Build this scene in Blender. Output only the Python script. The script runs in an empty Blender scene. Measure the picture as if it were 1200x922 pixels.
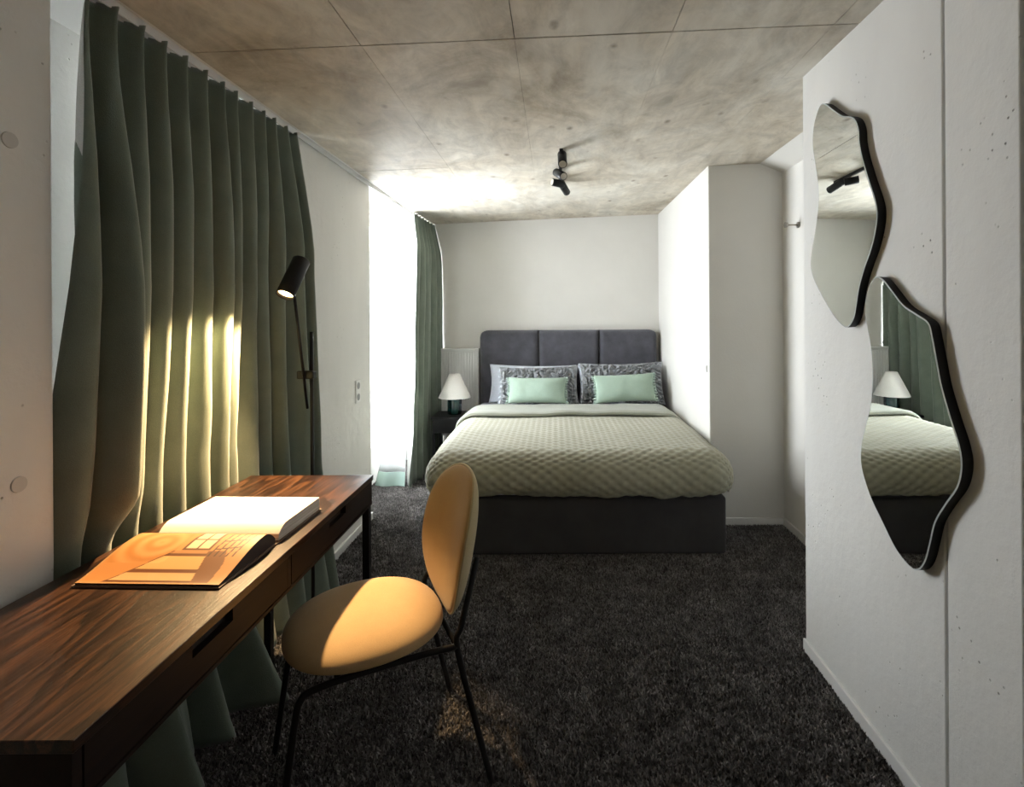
import bpy, bmesh, math, random
from mathutils import Vector, Matrix, noise

# ------------------------------------------------------------------ camera
sc = bpy.context.scene
C = sc.collection
PI = math.pi
CAM_H = 1.48
cam = bpy.data.cameras.new('camera')
cam.sensor_width = 36.0
cam.lens = 36.0 * 606 / 1200          # very wide interior lens, about 18 mm
cam.shift_x = -(650 - 600) / 1200     # rising/shifted lens keeps the verticals upright
cam.shift_y = -(461 - 368) / 1200
cam.clip_start = 0.05
camo = bpy.data.objects.new('camera', cam)
C.objects.link(camo)
camo.matrix_world = (Matrix.Translation((0, 0, CAM_H)) @ Matrix.Rotation(PI / 2, 4, 'X')
                     @ Matrix.Rotation(math.radians(-0.35), 4, 'Z'))
sc.camera = camo

# ------------------------------------------------------------------ sky and exposure
world = bpy.data.worlds.new('sky')
sc.world = world
world.use_nodes = True
bg = world.node_tree.nodes['Background']
bg.inputs[0].default_value = (0.90, 0.95, 1.0, 1)
bg.inputs[1].default_value = 28.0
vs = sc.view_settings
vs.view_transform = 'Standard'
vs.look = 'None'
vs.gamma = 1.0
vs.use_curve_mapping = False
vs.exposure = 0.15


def portal(name, loc, sx, sz):
    """Sampling portal filling a window opening (adds no light of its own)."""
    L = bpy.data.lights.new(name, 'AREA')
    L.shape = 'RECTANGLE'
    L.size = sx
    L.size_y = sz
    L.cycles.is_portal = True
    o = bpy.data.objects.new(name, L)
    C.objects.link(o)
    o.location = loc
    o.rotation_euler = (PI / 2, 0, -PI / 2)      # faces +X, into the room
    return o


portal('window_portal', (-1.72, 4.60, 1.33), 1.60, 2.1)
portal('window_portal', (-1.72, 2.26, 1.33), 1.00, 2.1)

# ------------------------------------------------------------------ materials
MATS = {}


class NT:
    def __init__(self, name):
        self.m = bpy.data.materials.new(name)
        self.m.use_nodes = True
        self.t = self.m.node_tree
        self.b = self.t.nodes['Principled BSDF']
        self.co = None
        MATS[name] = self.m

    def n(self, ty, **kw):
        nd = self.t.nodes.new(ty)
        for k, v in kw.items():
            setattr(nd, k, v)
        return nd

    def l(self, a, b):
        self.t.links.new(a, b)

    def coord(self, scale=(1, 1, 1), rot=(0, 0, 0), loc=(0, 0, 0)):
        if self.co is None:
            self.co = self.n('ShaderNodeTexCoord')
        mp = self.n('ShaderNodeMapping')
        mp.inputs['Scale'].default_value = scale
        mp.inputs['Rotation'].default_value = rot
        mp.inputs['Location'].default_value = loc
        self.l(self.co.outputs['Object'], mp.inputs['Vector'])
        return mp.outputs[0]

    def noise(self, sc_, detail=4, rough=0.55, scale=(1, 1, 1), dist=0.0, loc=(0, 0, 0), rot=(0, 0, 0)):
        nd = self.n('ShaderNodeTexNoise')
        nd.inputs['Scale'].default_value = sc_
        nd.inputs['Detail'].default_value = detail
        nd.inputs['Roughness'].default_value = rough
        nd.inputs['Distortion'].default_value = dist
        self.l(self.coord(scale, rot, loc), nd.inputs['Vector'])
        return nd.outputs['Fac']

    def voro(self, sc_, scale=(1, 1, 1), yz=False, rnd=1.0):
        nd = self.n('ShaderNodeTexVoronoi', voronoi_dimensions='2D')
        nd.inputs['Scale'].default_value = sc_
        nd.inputs['Randomness'].default_value = rnd
        src = self.coord(scale)
        if yz:
            se, co_ = self.n('ShaderNodeSeparateXYZ'), self.n('ShaderNodeCombineXYZ')
            self.l(src, se.inputs[0])
            self.l(se.outputs[1], co_.inputs[0]); self.l(se.outputs[2], co_.inputs[1])
            src = co_.outputs[0]
        self.l(src, nd.inputs['Vector'])
        return nd.outputs['Distance']

    def ramp(self, fac, stops):
        r = self.n('ShaderNodeValToRGB')
        el = r.color_ramp.elements
        while len(el) > 2:
            el.remove(el[-1])
        while len(el) < len(stops):
            el.new(0.5)
        for e, (p, c) in zip(el, stops):
            e.position = p
            e.color = (*c, 1) if len(c) == 3 else c
        self.l(fac, r.inputs[0])
        return r.outputs[0]

    def mix(self, fac, a, b, mode='MIX'):
        m = self.n('ShaderNodeMix', data_type='RGBA', blend_type=mode)
        for s, v in ((m.inputs[0], fac), (m.inputs[6], a), (m.inputs[7], b)):
            if isinstance(v, (int, float)):
                s.default_value = v
            elif isinstance(v, tuple):
                s.default_value = (*v, 1)
            else:
                self.l(v, s)
        return m.outputs[2]

    def color(self, v):
        if isinstance(v, tuple):
            self.b.inputs['Base Color'].default_value = (*v, 1)
        else:
            self.l(v, self.b.inputs['Base Color'])

    def bump(self, fac, dist=0.005, strength=0.5):
        bp = self.n('ShaderNodeBump')
        bp.inputs['Strength'].default_value = strength
        bp.inputs['Distance'].default_value = dist
        self.l(fac, bp.inputs['Height'])
        prev = self.b.inputs['Normal'].links
        if prev:
            self.l(prev[0].from_socket, bp.inputs['Normal'])
        self.l(bp.outputs[0], self.b.inputs['Normal'])

    def set(self, **kw):
        for k, v in kw.items():
            self.b.inputs[k.replace('_', ' ')].default_value = v
        return self


def plain(name, col, rough=0.6, **kw):
    t = NT(name)
    t.color(col)
    t.set(Roughness=rough, **kw)
    return t


G3 = lambda v: (v, v, v)
# white painted plaster
t = NT('plaster')
n1 = t.noise(2.2, 4)
t.color(t.ramp(n1, [(0.3, (0.67, 0.655, 0.615)), (0.75, (0.72, 0.705, 0.665))]))
t.set(Roughness=0.85)
t.bump(t.noise(60, 3), 0.003, 0.25)
# white-painted concrete of the near walls, with pits and streaks
t = NT('painted_concrete')
a = t.ramp(t.noise(1.6, 5, 0.6, (1, 1, 0.4)), [(0.3, (0.70, 0.69, 0.66)), (0.72, (0.80, 0.79, 0.755))])
pit = t.ramp(t.voro(22, yz=True), [(0.04, G3(0.0)), (0.09, G3(1.0))])
blot = t.ramp(t.noise(4.5, 4, 0.65), [(0.57, G3(1.0)), (0.66, G3(0.0))])
pits = t.mix(blot, pit, (1, 1, 1))
t.color(t.mix(pits, (0.36, 0.34, 0.31), a))
t.set(Roughness=0.75)
t.bump(pits, 0.006, 0.6)
t.bump(t.noise(30, 5, 0.6), 0.006, 0.35)
t.bump(t.noise(4, 3, 0.5, (1, 1, 0.3)), 0.02, 0.25)
# bare concrete, shuttering grain along the room
t = NT('bare_concrete')
big = t.ramp(t.noise(1.5, 7, 0.68, (1, 0.7, 1), 0.7), [(0.32, (0.40, 0.335, 0.245)), (0.47, (0.60, 0.54, 0.44)), (0.66, (0.76, 0.725, 0.64))])
st = t.ramp(t.noise(8, 5, 0.65, (1, 0.12, 1), 0.5), [(0.34, G3(0.66)), (0.66, G3(1.0))])
mo = t.ramp(t.noise(6.5, 6, 0.72, (1, 0.6, 1), 1.0, (2, 5, 0)), [(0.34, G3(0.62)), (0.58, G3(1.06))])
c1 = t.mix(0.45, big, st, 'MULTIPLY')
c1 = t.mix(0.6, c1, mo, 'MULTIPLY')
pale = t.ramp(t.noise(1.1, 4, 0.6, (1.6, 0.5, 1), 0.2, (3.1, 1.7, 0)), [(0.56, G3(0.0)), (0.66, G3(1.0))])
pf = t.n('ShaderNodeMath', operation='MULTIPLY')
t.l(pale, pf.inputs[0]); pf.inputs[1].default_value = 0.75
c2 = t.mix(pf.outputs[0], c1, (0.66, 0.63, 0.56))
spot = t.ramp(t.voro(5.0, (1, 0.6, 1)), [(0.03, G3(1.0)), (0.11, G3(0.0))])
sg = t.ramp(t.noise(3.3, 4, 0.7), [(0.50, G3(0.0)), (0.62, G3(0.8))])
sm = t.mix(1.0, spot, sg, 'MULTIPLY')
c3 = t.mix(sm, c2, (0.16, 0.115, 0.075))
dk = t.ramp(t.noise(0.9, 7, 0.7, (1, 1, 1), 0.6, (7, 2, 0)), [(0.60, G3(0.0)), (0.78, G3(0.5))])
t.color(t.mix(dk, c3, (0.17, 0.15, 0.12)))
t.set(Roughness=0.62)
t.bump(t.noise(14, 6, 0.65, (1, 0.15, 1)), 0.006, 0.35)
plain('joint_shadow', (0.035, 0.03, 0.025), 0.9)
plain('white_paint', (0.78, 0.77, 0.75), 0.5)
plain('white_enamel', (0.82, 0.82, 0.81), 0.35)
plain('window_frame_white', (0.80, 0.81, 0.82), 0.4)
plain('black_metal', (0.008, 0.008, 0.009), 0.45, Specular_IOR_Level=0.3)
plain('black_soft', (0.005, 0.005, 0.0055), 0.5, Specular_IOR_Level=0.25)
plain('rubber', (0.02, 0.02, 0.02), 0.8)
plain('plug_grey', (0.58, 0.57, 0.54), 0.85)
plain('nickel', (0.35, 0.33, 0.30), 0.35, Metallic=0.9)
plain('socket_white', (0.78, 0.77, 0.75), 0.35)
plain('socket_dark', (0.25, 0.25, 0.25), 0.5)
# carpet
t = NT('carpet')
f1 = t.noise(170, 3, 0.75)
f2 = t.noise(48, 4, 0.75)
f3 = t.noise(5.5, 5, 0.65)
cc = t.ramp(f1, [(0.36, (0.006, 0.0055, 0.0055)), (0.66, (0.110, 0.103, 0.098))])
cc = t.mix(0.75, cc, t.ramp(f2, [(0.36, G3(0.25)), (0.64, G3(1.35))]), 'MULTIPLY')
cc = t.mix(0.6, cc, t.ramp(f3, [(0.3, G3(0.55)), (0.7, G3(1.2))]), 'MULTIPLY')
t.color(cc)
t.set(Roughness=1.0)
t.b.inputs['Sheen Weight'].default_value = 0.25
t.b.inputs['Sheen Roughness'].default_value = 0.6
t.b.inputs['Specular IOR Level'].default_value = 0.1
t.bump(f1, 0.012, 0.9)
t.bump(f2, 0.02, 0.9)
t.bump(f3, 0.03, 0.3)


t = NT('carpet_tuft')
oi_ = t.n('ShaderNodeObjectInfo')
cc = t.ramp(oi_.outputs['Random'], [(0.0, (0.075, 0.070, 0.067)), (0.6, (0.200, 0.188, 0.180)), (1.0, (0.37, 0.35, 0.335))])
geo_ = t.n('ShaderNodeNewGeometry')
nz_ = t.n('ShaderNodeTexNoise'); nz_.inputs['Scale'].default_value = 7.0; nz_.inputs['Detail'].default_value = 4.0
t.l(geo_.outputs['Position'], nz_.inputs['Vector'])
t.color(t.mix(0.8, cc, t.ramp(nz_.outputs['Fac'], [(0.3, G3(0.6)), (0.7, G3(1.3))]), 'MULTIPLY'))
t.set(Roughness=1.0)
t.b.inputs['Specular IOR Level'].default_value = 0.1


def fabric(name, c_lo, c_hi, sheen=0.3, weave=420, bumpd=0.0015, soft=6.0, rough=0.9):
    t = NT(name)
    a = t.ramp(t.noise(soft, 4, 0.6), [(0.3, c_lo), (0.7, c_hi)])
    w = t.noise(weave, 2, 0.6)
    t.color(t.mix(0.5, a, t.ramp(w, [(0.3, G3(0.75)), (0.7, G3(1.1))]), 'MULTIPLY'))
    t.set(Roughness=rough)
    t.b.inputs['Sheen Weight'].default_value = sheen
    t.b.inputs['Sheen Roughness'].default_value = 0.45
    t.b.inputs['Specular IOR Level'].default_value = 0.2
    t.bump(w, bumpd, 0.6)
    return t


fabric('curtain_velvet', (0.150, 0.185, 0.148), (0.195, 0.232, 0.188), 0.4)
fabric('curtain_bounce_back', (0.66, 0.66, 0.63), (0.70, 0.70, 0.67), 0.0)  # unseen window-side face, added to keep bounced light neutral
fabric('grey_velvet', (0.060, 0.060, 0.072), (0.095, 0.095, 0.112), 0.55, soft=9)
fabric('base_cloth', (0.050, 0.048, 0.052), (0.066, 0.064, 0.068), 0.15)
fabric('bedspread', (0.345, 0.34, 0.255), (0.40, 0.39, 0.30), 0.25)
fabric('bedspread_lining', (0.30, 0.31, 0.255), (0.35, 0.36, 0.30), 0.2)
fabric('sheet', (0.62, 0.66, 0.74), (0.70, 0.73, 0.80), 0.1)
fabric('grey_plush', (0.24, 0.25, 0.265), (0.36, 0.375, 0.39), 0.5, weave=150, bumpd=0.004)
fabric('mint', (0.33, 0.43, 0.35), (0.37, 0.475, 0.39), 0.25)
fabric('mint_fringe', (0.36, 0.46, 0.40), (0.45, 0.55, 0.50), 0.3)
fabric('mustard', (0.46, 0.31, 0.155), (0.51, 0.35, 0.18), 0.2, weave=600, bumpd=0.001)
fabric('mustard_lit', (0.52, 0.42, 0.24), (0.56, 0.46, 0.27), 0.2, weave=600, bumpd=0.001)  # same mustard fabric, lightened: light on the back is in the colour
fabric('lamp_linen', (0.80, 0.78, 0.74), (0.84, 0.82, 0.78), 0.0)
for nm, col, f_ in (('backlit_cloth', (0.82, 0.84, 0.84), 0.5), ('backlit_hem', (0.50, 0.64, 0.58), 0.3)):  # whiteness of the backlit curtain edge is put into these colours
    t = NT(nm)
    t.color(col)
    t.set(Roughness=0.9)
    tl_ = t.n('ShaderNodeBsdfTranslucent')
    tl_.inputs[0].default_value = (*col, 1)
    mx_ = t.n('ShaderNodeMixShader')
    mx_.inputs[0].default_value = f_
    t.l(t.b.outputs[0], mx_.inputs[1]); t.l(tl_.outputs[0], mx_.inputs[2])
    t.l(mx_.outputs[0], t.t.nodes['Material Output'].inputs[0])
# dark stained oak, grain along the desk (Y)
t = NT('stained_oak')
base_ = t.noise(1.0, 2, 0.45, (5.5, 0.75, 1), 0.25)
mu = t.n('ShaderNodeMath', operation='MULTIPLY'); t.l(base_, mu.inputs[0]); mu.inputs[1].default_value = 17.0
ad = t.n('ShaderNodeMath', operation='MULTIPLY_ADD'); t.l(t.noise(40, 3, 0.6, (1, 0.08, 1)), ad.inputs[0]); ad.inputs[1].default_value = 0.5; t.l(mu.outputs[0], ad.inputs[2])
fr = t.n('ShaderNodeMath', operation='FRACT'); t.l(ad.outputs[0], fr.inputs[0])
fine = t.noise(150, 4, 0.75, (1, 0.035, 1))
cw = t.ramp(fr.outputs[0], [(0.0, (0.014, 0.006, 0.003)), (0.30, (0.026, 0.0115, 0.006)), (0.80, (0.070, 0.031, 0.0145)), (0.93, (0.060, 0.026, 0.012)), (1.0, (0.014, 0.006, 0.003))])
cw = t.mix(0.8, cw, t.ramp(fine, [(0.40, G3(0.18)), (0.60, G3(1.25))]), 'MULTIPLY')
t.color(cw)
t.set(Roughness=0.30)
t.bump(fine, 0.001, 0.5)
t.bump(fr.outputs[0], 0.0008, 0.25)
t = NT('stained_oak_shaded')  # same oak darkened: shade on the desk front is in the colour
fine = t.noise(110, 4, 0.7, (1, 0.05, 1))
t.color(t.ramp(fine, [(0.3, (0.006, 0.003, 0.002)), (0.7, (0.018, 0.008, 0.005))]))
t.set(Roughness=0.55)
t.b.inputs['Specular IOR Level'].default_value = 0.25
# mirror, glass
plain('mirror_glass', (0.86, 0.89, 0.88), 0.0, Metallic=1.0)
plain('mirror_bevel', (0.62, 0.66, 0.65), 0.25)
t = NT('window_glass')
tr = t.n('ShaderNodeBsdfTransparent')
gl = t.n('ShaderNodeBsdfGlossy')
gl.inputs['Roughness'].default_value = 0.02
ms = t.n('ShaderNodeMixShader')
ms.inputs[0].default_value = 0.04
t.l(tr.outputs[0], ms.inputs[1]); t.l(gl.outputs[0], ms.inputs[2])
t.l(ms.outputs[0], t.t.nodes['Material Output'].inputs[0])
plain('green_glass', (0.006, 0.036, 0.034), 0.08, Coat_Weight=0.6)
plain('paper', (0.80, 0.78, 0.73), 0.75)
t = NT('paper_edge')
t.color(t.ramp(t.noise(400, 2, 0.5, (0.02, 0.02, 1)), [(0.35, (0.52, 0.50, 0.46)), (0.65, (0.78, 0.76, 0.71))]))
t.set(Roughness=0.85)
plain('book_board', (0.20, 0.13, 0.09), 0.6)
plain('book_edge_shaded', (0.05, 0.035, 0.028), 0.8)  # page edges of the near leaves, their shade put into the colour
t = NT('printed_page')
at = t.n('ShaderNodeAttribute', attribute_name='print')
t.color(at.outputs['Color'])
t.set(Roughness=0.38)
t = NT('lamp_glow')
t.color((1, 0.9, 0.7))
t.b.inputs['Emission Color'].default_value = (1.0, 0.62, 0.25, 1)
t.b.inputs['Emission Strength'].default_value = 30.0

# ------------------------------------------------------------------ mesh helpers


def box(bm, x0, x1, y0, y1, z0, z1, bev=0.0, seg=2):
    b2 = bmesh.new()
    bmesh.ops.create_cube(b2, size=1.0)
    for v in b2.verts:
        v.co = Vector(((x0 + x1) / 2 + v.co.x * (x1 - x0), (y0 + y1) / 2 + v.co.y * (y1 - y0), (z0 + z1) / 2 + v.co.z * (z1 - z0)))
    if bev:
        bmesh.ops.bevel(b2, geom=b2.edges[:], offset=bev, segments=seg, affect='EDGES', profile=0.5)
    merge(bm, b2)
    return bm


def merge(bm, b2):
    mp = {}
    for v in b2.verts:
        mp[v] = bm.verts.new(v.co)
    for f in b2.faces:
        try:
            nf = bm.faces.new([mp[v] for v in f.verts])
            nf.smooth = f.smooth
            nf.material_index = f.material_index
        except ValueError:
            pass
    b2.free()


def frame_of(d):
    d = d.normalized()
    up = Vector((0, 0, 1)) if abs(d.z) < 0.95 else Vector((0, 1, 0))
    a = d.cross(up).normalized()
    return a, d.cross(a).normalized()


def tube(bm, pts, r, seg=12, caps=True):
    """Swept round tube through pts; r is a number or a list of radii."""
    pts = [Vector(p) for p in pts]
    rs = r if isinstance(r, (list, tuple)) else [r] * len(pts)
    rings = []
    a = None
    for i, p in enumerate(pts):
        d = (pts[min(i + 1, len(pts) - 1)] - pts[max(i - 1, 0)]).normalized()
        if a is None:
            a, b = frame_of(d)
        else:
            a = (a - d * a.dot(d)).normalized()
            b = d.cross(a).normalized()
        rings.append([bm.verts.new(p + (a * math.cos(2 * PI * k / seg) + b * math.sin(2 * PI * k / seg)) * rs[i]) for k in range(seg)])
    for i in range(len(rings) - 1):
        for k in range(seg):
            f = bm.faces.new((rings[i][k], rings[i][(k + 1) % seg], rings[i + 1][(k + 1) % seg], rings[i + 1][k]))
            f.smooth = True
    if caps:
        bm.faces.new(rings[0][::-1])
        bm.faces.new(rings[-1])
    return bm


def smooth_path(pts, n=6):
    """Catmull-Rom through pts."""
    P = [Vector(p) for p in pts]
    P = [P[0] * 2 - P[1]] + P + [P[-1] * 2 - P[-2]]
    out = []
    for i in range(1, len(P) - 2):
        for k in range(n):
            t = k / n
            p0, p1, p2, p3 = P[i - 1], P[i], P[i + 1], P[i + 2]
            out.append(0.5 * ((2 * p1) + (p2 - p0) * t + (2 * p0 - 5 * p1 + 4 * p2 - p3) * t * t + (3 * p1 - p0 - 3 * p2 + p3) * t ** 3))
    out.append(P[-2])
    return out


def lathe(bm, prof, cx=0, cy=0, seg=40):
    """prof: list of (r, z); closed on the axis where r == 0."""
    rings = []
    for r, z in prof:
        if r < 1e-6:
            rings.append([bm.verts.new((cx, cy, z))])
        else:
            rings.append([bm.verts.new((cx + r * math.cos(2 * PI * k / seg), cy + r * math.sin(2 * PI * k / seg), z)) for k in range(seg)])
    for A, B in zip(rings, rings[1:]):
        for k in range(seg):
            k2 = (k + 1) % seg
            if len(A) == 1 and len(B) == 1:
                continue
            if len(A) == 1:
                f = bm.faces.new((A[0], B[k], B[k2]))
            elif len(B) == 1:
                f = bm.faces.new((A[k], A[k2], B[0]))
            else:
                f = bm.faces.new((A[k], A[k2], B[k2], B[k]))
            f.smooth = True
    return bm


def gridmesh(bm, nu, nv, fn, close_u=False):
    V = [[bm.verts.new(fn(i / (nu if close_u else nu - 1), j / (nv - 1))) for i in range(nu)] for j in range(nv)]
    for j in range(nv - 1):
        for i in range(nu if close_u else nu - 1):
            i2 = (i + 1) % nu
            f = bm.faces.new((V[j][i], V[j][i2], V[j + 1][i2], V[j + 1][i]))
            f.smooth = True
    return V


def obj(name, bm, mat, parent=None, fix=True, smooth_angle=None, local=False):
    if fix:
        bmesh.ops.recalc_face_normals(bm, faces=bm.faces[:])
    me = bpy.data.meshes.new(name)
    if parent is not None and not local:
        r = parent
        while r.parent is not None:
            r = r.parent
        off = -Vector(r.location)
        for v in bm.verts:
            v.co += off
    bm.to_mesh(me)
    bm.free()
    if isinstance(mat, str):
        me.materials.append(MATS[mat])
    else:
        for m_ in mat:
            me.materials.append(MATS[m_])
    o = bpy.data.objects.new(name, me)
    C.objects.link(o)
    o.parent = parent
    return o


def bm_box(*a, **k):
    return box(bmesh.new(), *a, **k)


def tag(o, label, cat, group=None):
    o['label'] = label
    o['category'] = cat
    if group:
        o['group'] = group
    return o


def thing(name, label, cat, loc=(0, 0, 0), rotz=0.0, group=None):
    o = bpy.data.objects.new(name, None)
    o.empty_display_size = 0.05
    C.objects.link(o)
    o.location = loc
    o.rotation_euler = (0, 0, rotz)
    return tag(o, label, cat, group)


def struct(o, label=None):
    o['kind'] = 'structure'
    if label:
        o['label'] = label
    return o


def fbm(x, y, z=0.0, o=3):
    return noise.fractal(Vector((x, y, z)), 1.0, 2.0, o)


# ------------------------------------------------------------------ room shell
XL = -1.335          # inner face of the left wall
XO = -1.60           # plane of the windows, deep in the left wall
XR = 1.09            # near right partition
XA = 1.075           # alcove side wall beside the bed
XS = 1.59            # recess side wall
YB = 5.35            # back wall
YF = -1.70           # wall behind the camera
ZT = 2.80


def zc(x):
    return 2.42 + 0.038 * (x + 1.19)     # raw slab rises slightly to the right


struct(obj('floor', bm_box(-1.9, 1.75, YF, 5.45, -0.1, 0.0), 'carpet'), 'charcoal short-pile carpet floor')


def carpet_pile():
    """Short twisted tufts over the carpet: one uncountable pile object."""
    tb_ = bmesh.new()
    for k in range(3):
        a_ = k * 2 * PI / 3
        bx, by = 0.0028 * math.cos(a_), 0.0028 * math.sin(a_)
        tx, ty = bx * 2.6, by * 2.6
        c_, s_ = math.cos(a_ + 1.2) * 0.0022, math.sin(a_ + 1.2) * 0.0022
        v = [tb_.verts.new(p) for p in ((bx - c_, by - s_, 0), (bx + c_, by + s_, 0), (tx + c_ * 1.1, ty + s_ * 1.1, 0.008), (tx - c_ * 1.1, ty - s_ * 1.1, 0.008))]
        tip = tb_.verts.new((tx * 1.5, ty * 1.5, 0.0125))
        tb_.faces.new(v)
        tb_.faces.new((v[3], v[2], tip))
    tuft = bpy.data.meshes.new('tuft')
    tb_.to_mesh(tuft); tb_.free()
    tuft.materials.append(MATS['carpet_tuft'])
    to = bpy.data.objects.new('tuft_source', tuft)      # geometry source only, not linked into the scene
    pb = bmesh.new()
    vs2 = [pb.verts.new(p) for p in ((-1.32, 1.0, 0), (1.07, 1.0, 0), (1.07, 2.27, 0), (1.575, 2.27, 0), (1.575, 3.585, 0), (1.02, 3.585, 0), (1.02, 3.16, 0), (-0.76, 3.16, 0), (-0.76, 5.3, 0), (-1.44, 5.3, 0), (-1.44, 5.24, 0), (-1.59, 5.24, 0), (-1.59, 3.76, 0), (-1.32, 3.76, 0))]
    pb.faces.new(vs2)
    bmesh.ops.triangulate(pb, faces=pb.faces[:])
    o = obj('carpet_pile', pb, 'carpet_tuft')
    o['kind'] = 'stuff'
    o['label'] = 'charcoal carpet pile covering the floor'
    o['category'] = 'carpet'
    ng = bpy.data.node_groups.new('pile', 'GeometryNodeTree')
    ng.interface.new_socket('Geometry', in_out='INPUT', socket_type='NodeSocketGeometry')
    ng.interface.new_socket('Geometry', in_out='OUTPUT', socket_type='NodeSocketGeometry')
    N = ng.nodes
    gi, go = N.new('NodeGroupInput'), N.new('NodeGroupOutput')
    dp = N.new('GeometryNodeDistributePointsOnFaces')
    dp.inputs['Density'].default_value = 17000
    oi = N.new('GeometryNodeObjectInfo')
    oi.inputs['Object'].default_value = to
    ip = N.new('GeometryNodeInstanceOnPoints')
    rv = N.new('FunctionNodeRandomValue'); rv.data_type = 'FLOAT_VECTOR'
    rv.inputs[0].default_value = (-0.45, -0.45, 0); rv.inputs[1].default_value = (0.45, 0.45, 6.28)
    rs = N.new('FunctionNodeRandomValue'); rs.data_type = 'FLOAT'
    rs.inputs[2].default_value = 0.65; rs.inputs[3].default_value = 1.35
    rs.inputs['Seed'].default_value = 5
    L = ng.links.new
    L(gi.outputs[0], dp.inputs['Mesh'])
    L(dp.outputs['Points'], ip.inputs['Points'])
    L(oi.outputs['Geometry'], ip.inputs['Instance'])
    L(rv.outputs[0], ip.inputs['Rotation'])
    L(rs.outputs[1], ip.inputs['Scale'])
    L(ip.outputs[0], go.inputs[0])
    md = o.modifiers.new('pile', 'NODES')
    md.node_group = ng


carpet_pile()
struct(obj('wall_back', bm_box(-1.9, 1.2, YB, YB + 0.1, 0, ZT), 'plaster'), 'plain off-white wall behind the bed')
struct(obj('wall_alcove', bm_box(XA, 1.75, 3.60, YB, 0, ZT, bev=0.006), 'plaster'), 'off-white wall block beside the bed')
struct(obj('wall_recess', bm_box(XS, 1.75, 2.262, 3.60, 0, ZT), 'plaster'), 'off-white side wall of the recess')
struct(obj('wall_front', bm_box(-1.9, 1.75, YF - 0.1, YF, 0, ZT), 'plaster'), 'off-white wall across the entrance end')

# right partition: two painted concrete slabs with an open joint
wr = obj('wall_right', bm_box(1.12, 1.60, YF, 2.255, 0, ZT), 'joint_shadow')
struct(wr, 'white painted concrete partition carrying the mirrors')
obj('concrete_slab', bm_box(XR, 1.60, 1.4500, 2.262, 0, ZT, bev=0.004), 'painted_concrete', wr)
b = bm_box(XR, 1.60, 1.208, 1.4410, 0, ZT, bev=0.004)
obj('concrete_slab', b, 'painted_concrete', wr)
obj('concrete_slab', bm_box(XR + 0.012, 1.60, YF, 1.196, 0, ZT, bev=0.004), 'painted_concrete', wr)

# left wall: near pier, middle pier, reveals, parapet below the second window
wl = bmesh.new()
box(wl, -1.9, XL, YF, 1.376, 0, ZT, bev=0.004)
box(wl, -1.9, XL, 2.62, 3.745, 0, ZT, bev=0.004)
box(wl, -1.9, -1.45, 5.25, YB, 0, ZT)
box(wl, -1.9, XO, 1.376, 1.92, 0, ZT)
box(wl, -1.9, XO, 1.92, 2.62, 0, 0.32)
box(wl, -1.9, XO, 3.745, 5.25, 0, 0.32)
box(wl, -1.9, XO, 1.92, 2.62, 2.37, ZT)
box(wl, -1.9, XO, 3.745, 5.25, 2.37, ZT)
wl = struct(obj('wall_left', wl, 'painted_concrete'), 'white painted concrete wall with two deep window bays')
# cast tie-hole plugs in the near pier
for (y, z) in ((1.268, 1.915), (1.285, 1.065)):
    b = bmesh.new()
    tube(b, [(XL - 0.004, y, z), (XL + 0.0035, y, z)], [0.021, 0.019], 24)
    obj('tie_hole_plug', b, 'plug_grey', wl)
struct(obj('trim_1', bm_box(XO - 0.02, XO + 0.03, 3.745, 5.25, 0.32, 0.345, bev=0.004), 'white_paint'), 'white window sill board')
struct(obj('trim_2', bm_box(XO - 0.02, XO + 0.03, 1.92, 2.62, 0.32, 0.345, bev=0.004), 'white_paint'), 'white window sill board behind the desk curtain')


def window(name, y0, y1, splits, label):
    w = bpy.data.objects.new(name, None)
    C.objects.link(w)
    w.location = (XO, (y0 + y1) / 2, 0.345)
    struct(w, label)
    z0, z1 = 0.345, 2.37
    x0, x1 = XO - 0.085, XO - 0.02
    fr = bmesh.new()
    box(fr, x0, x1, y0, y0 + 0.06, z0, z1, bev=0.004)
    box(fr, x0, x1, y1 - 0.06, y1, z0, z1, bev=0.004)
    box(fr, x0, x1, y0 + 0.06, y1 - 0.06, z0, z0 + 0.06, bev=0.004)
    box(fr, x0, x1, y0 + 0.06, y1 - 0.06, z1 - 0.06, z1, bev=0.004)
    obj('window_frame', fr, 'window_frame_white', w)
    ys = [y0 + 0.06] + splits + [y1 - 0.06]
    for a_, b_ in zip(ys, ys[1:]):
        s = bmesh.new()
        a2, b2 = a_ + 0.004, b_ - 0.004
        xs0, xs1 = x0 + 0.008, x1 + 0.012
        wdt = 0.05
        box(s, xs0, xs1, a2, a2 + wdt, z0 + 0.064, z1 - 0.064, bev=0.004)
        box(s, xs0, xs1, b2 - wdt, b2, z0 + 0.064, z1 - 0.064, bev=0.004)
        box(s, xs0, xs1, a2 + wdt, b2 - wdt, z0 + 0.064, z0 + 0.114, bev=0.004)
        box(s, xs0, xs1, a2 + wdt, b2 - wdt, z1 - 0.114, z1 - 0.064, bev=0.004)
        so = obj('sash', s, 'window_frame_white', w)
        obj('pane', bm_box(x0 + 0.035, x0 + 0.041, a2 + wdt - 0.005, b2 - wdt + 0.005, z0 + 0.109, z1 - 0.109), 'window_glass', so)
    return w


window('window_1', 1.92, 2.62, [2.2], 'white framed window hidden behind the desk curtain')
window('window_2', 3.745, 5.25, [4.86], 'tall white framed window glowing with daylight')

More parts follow.
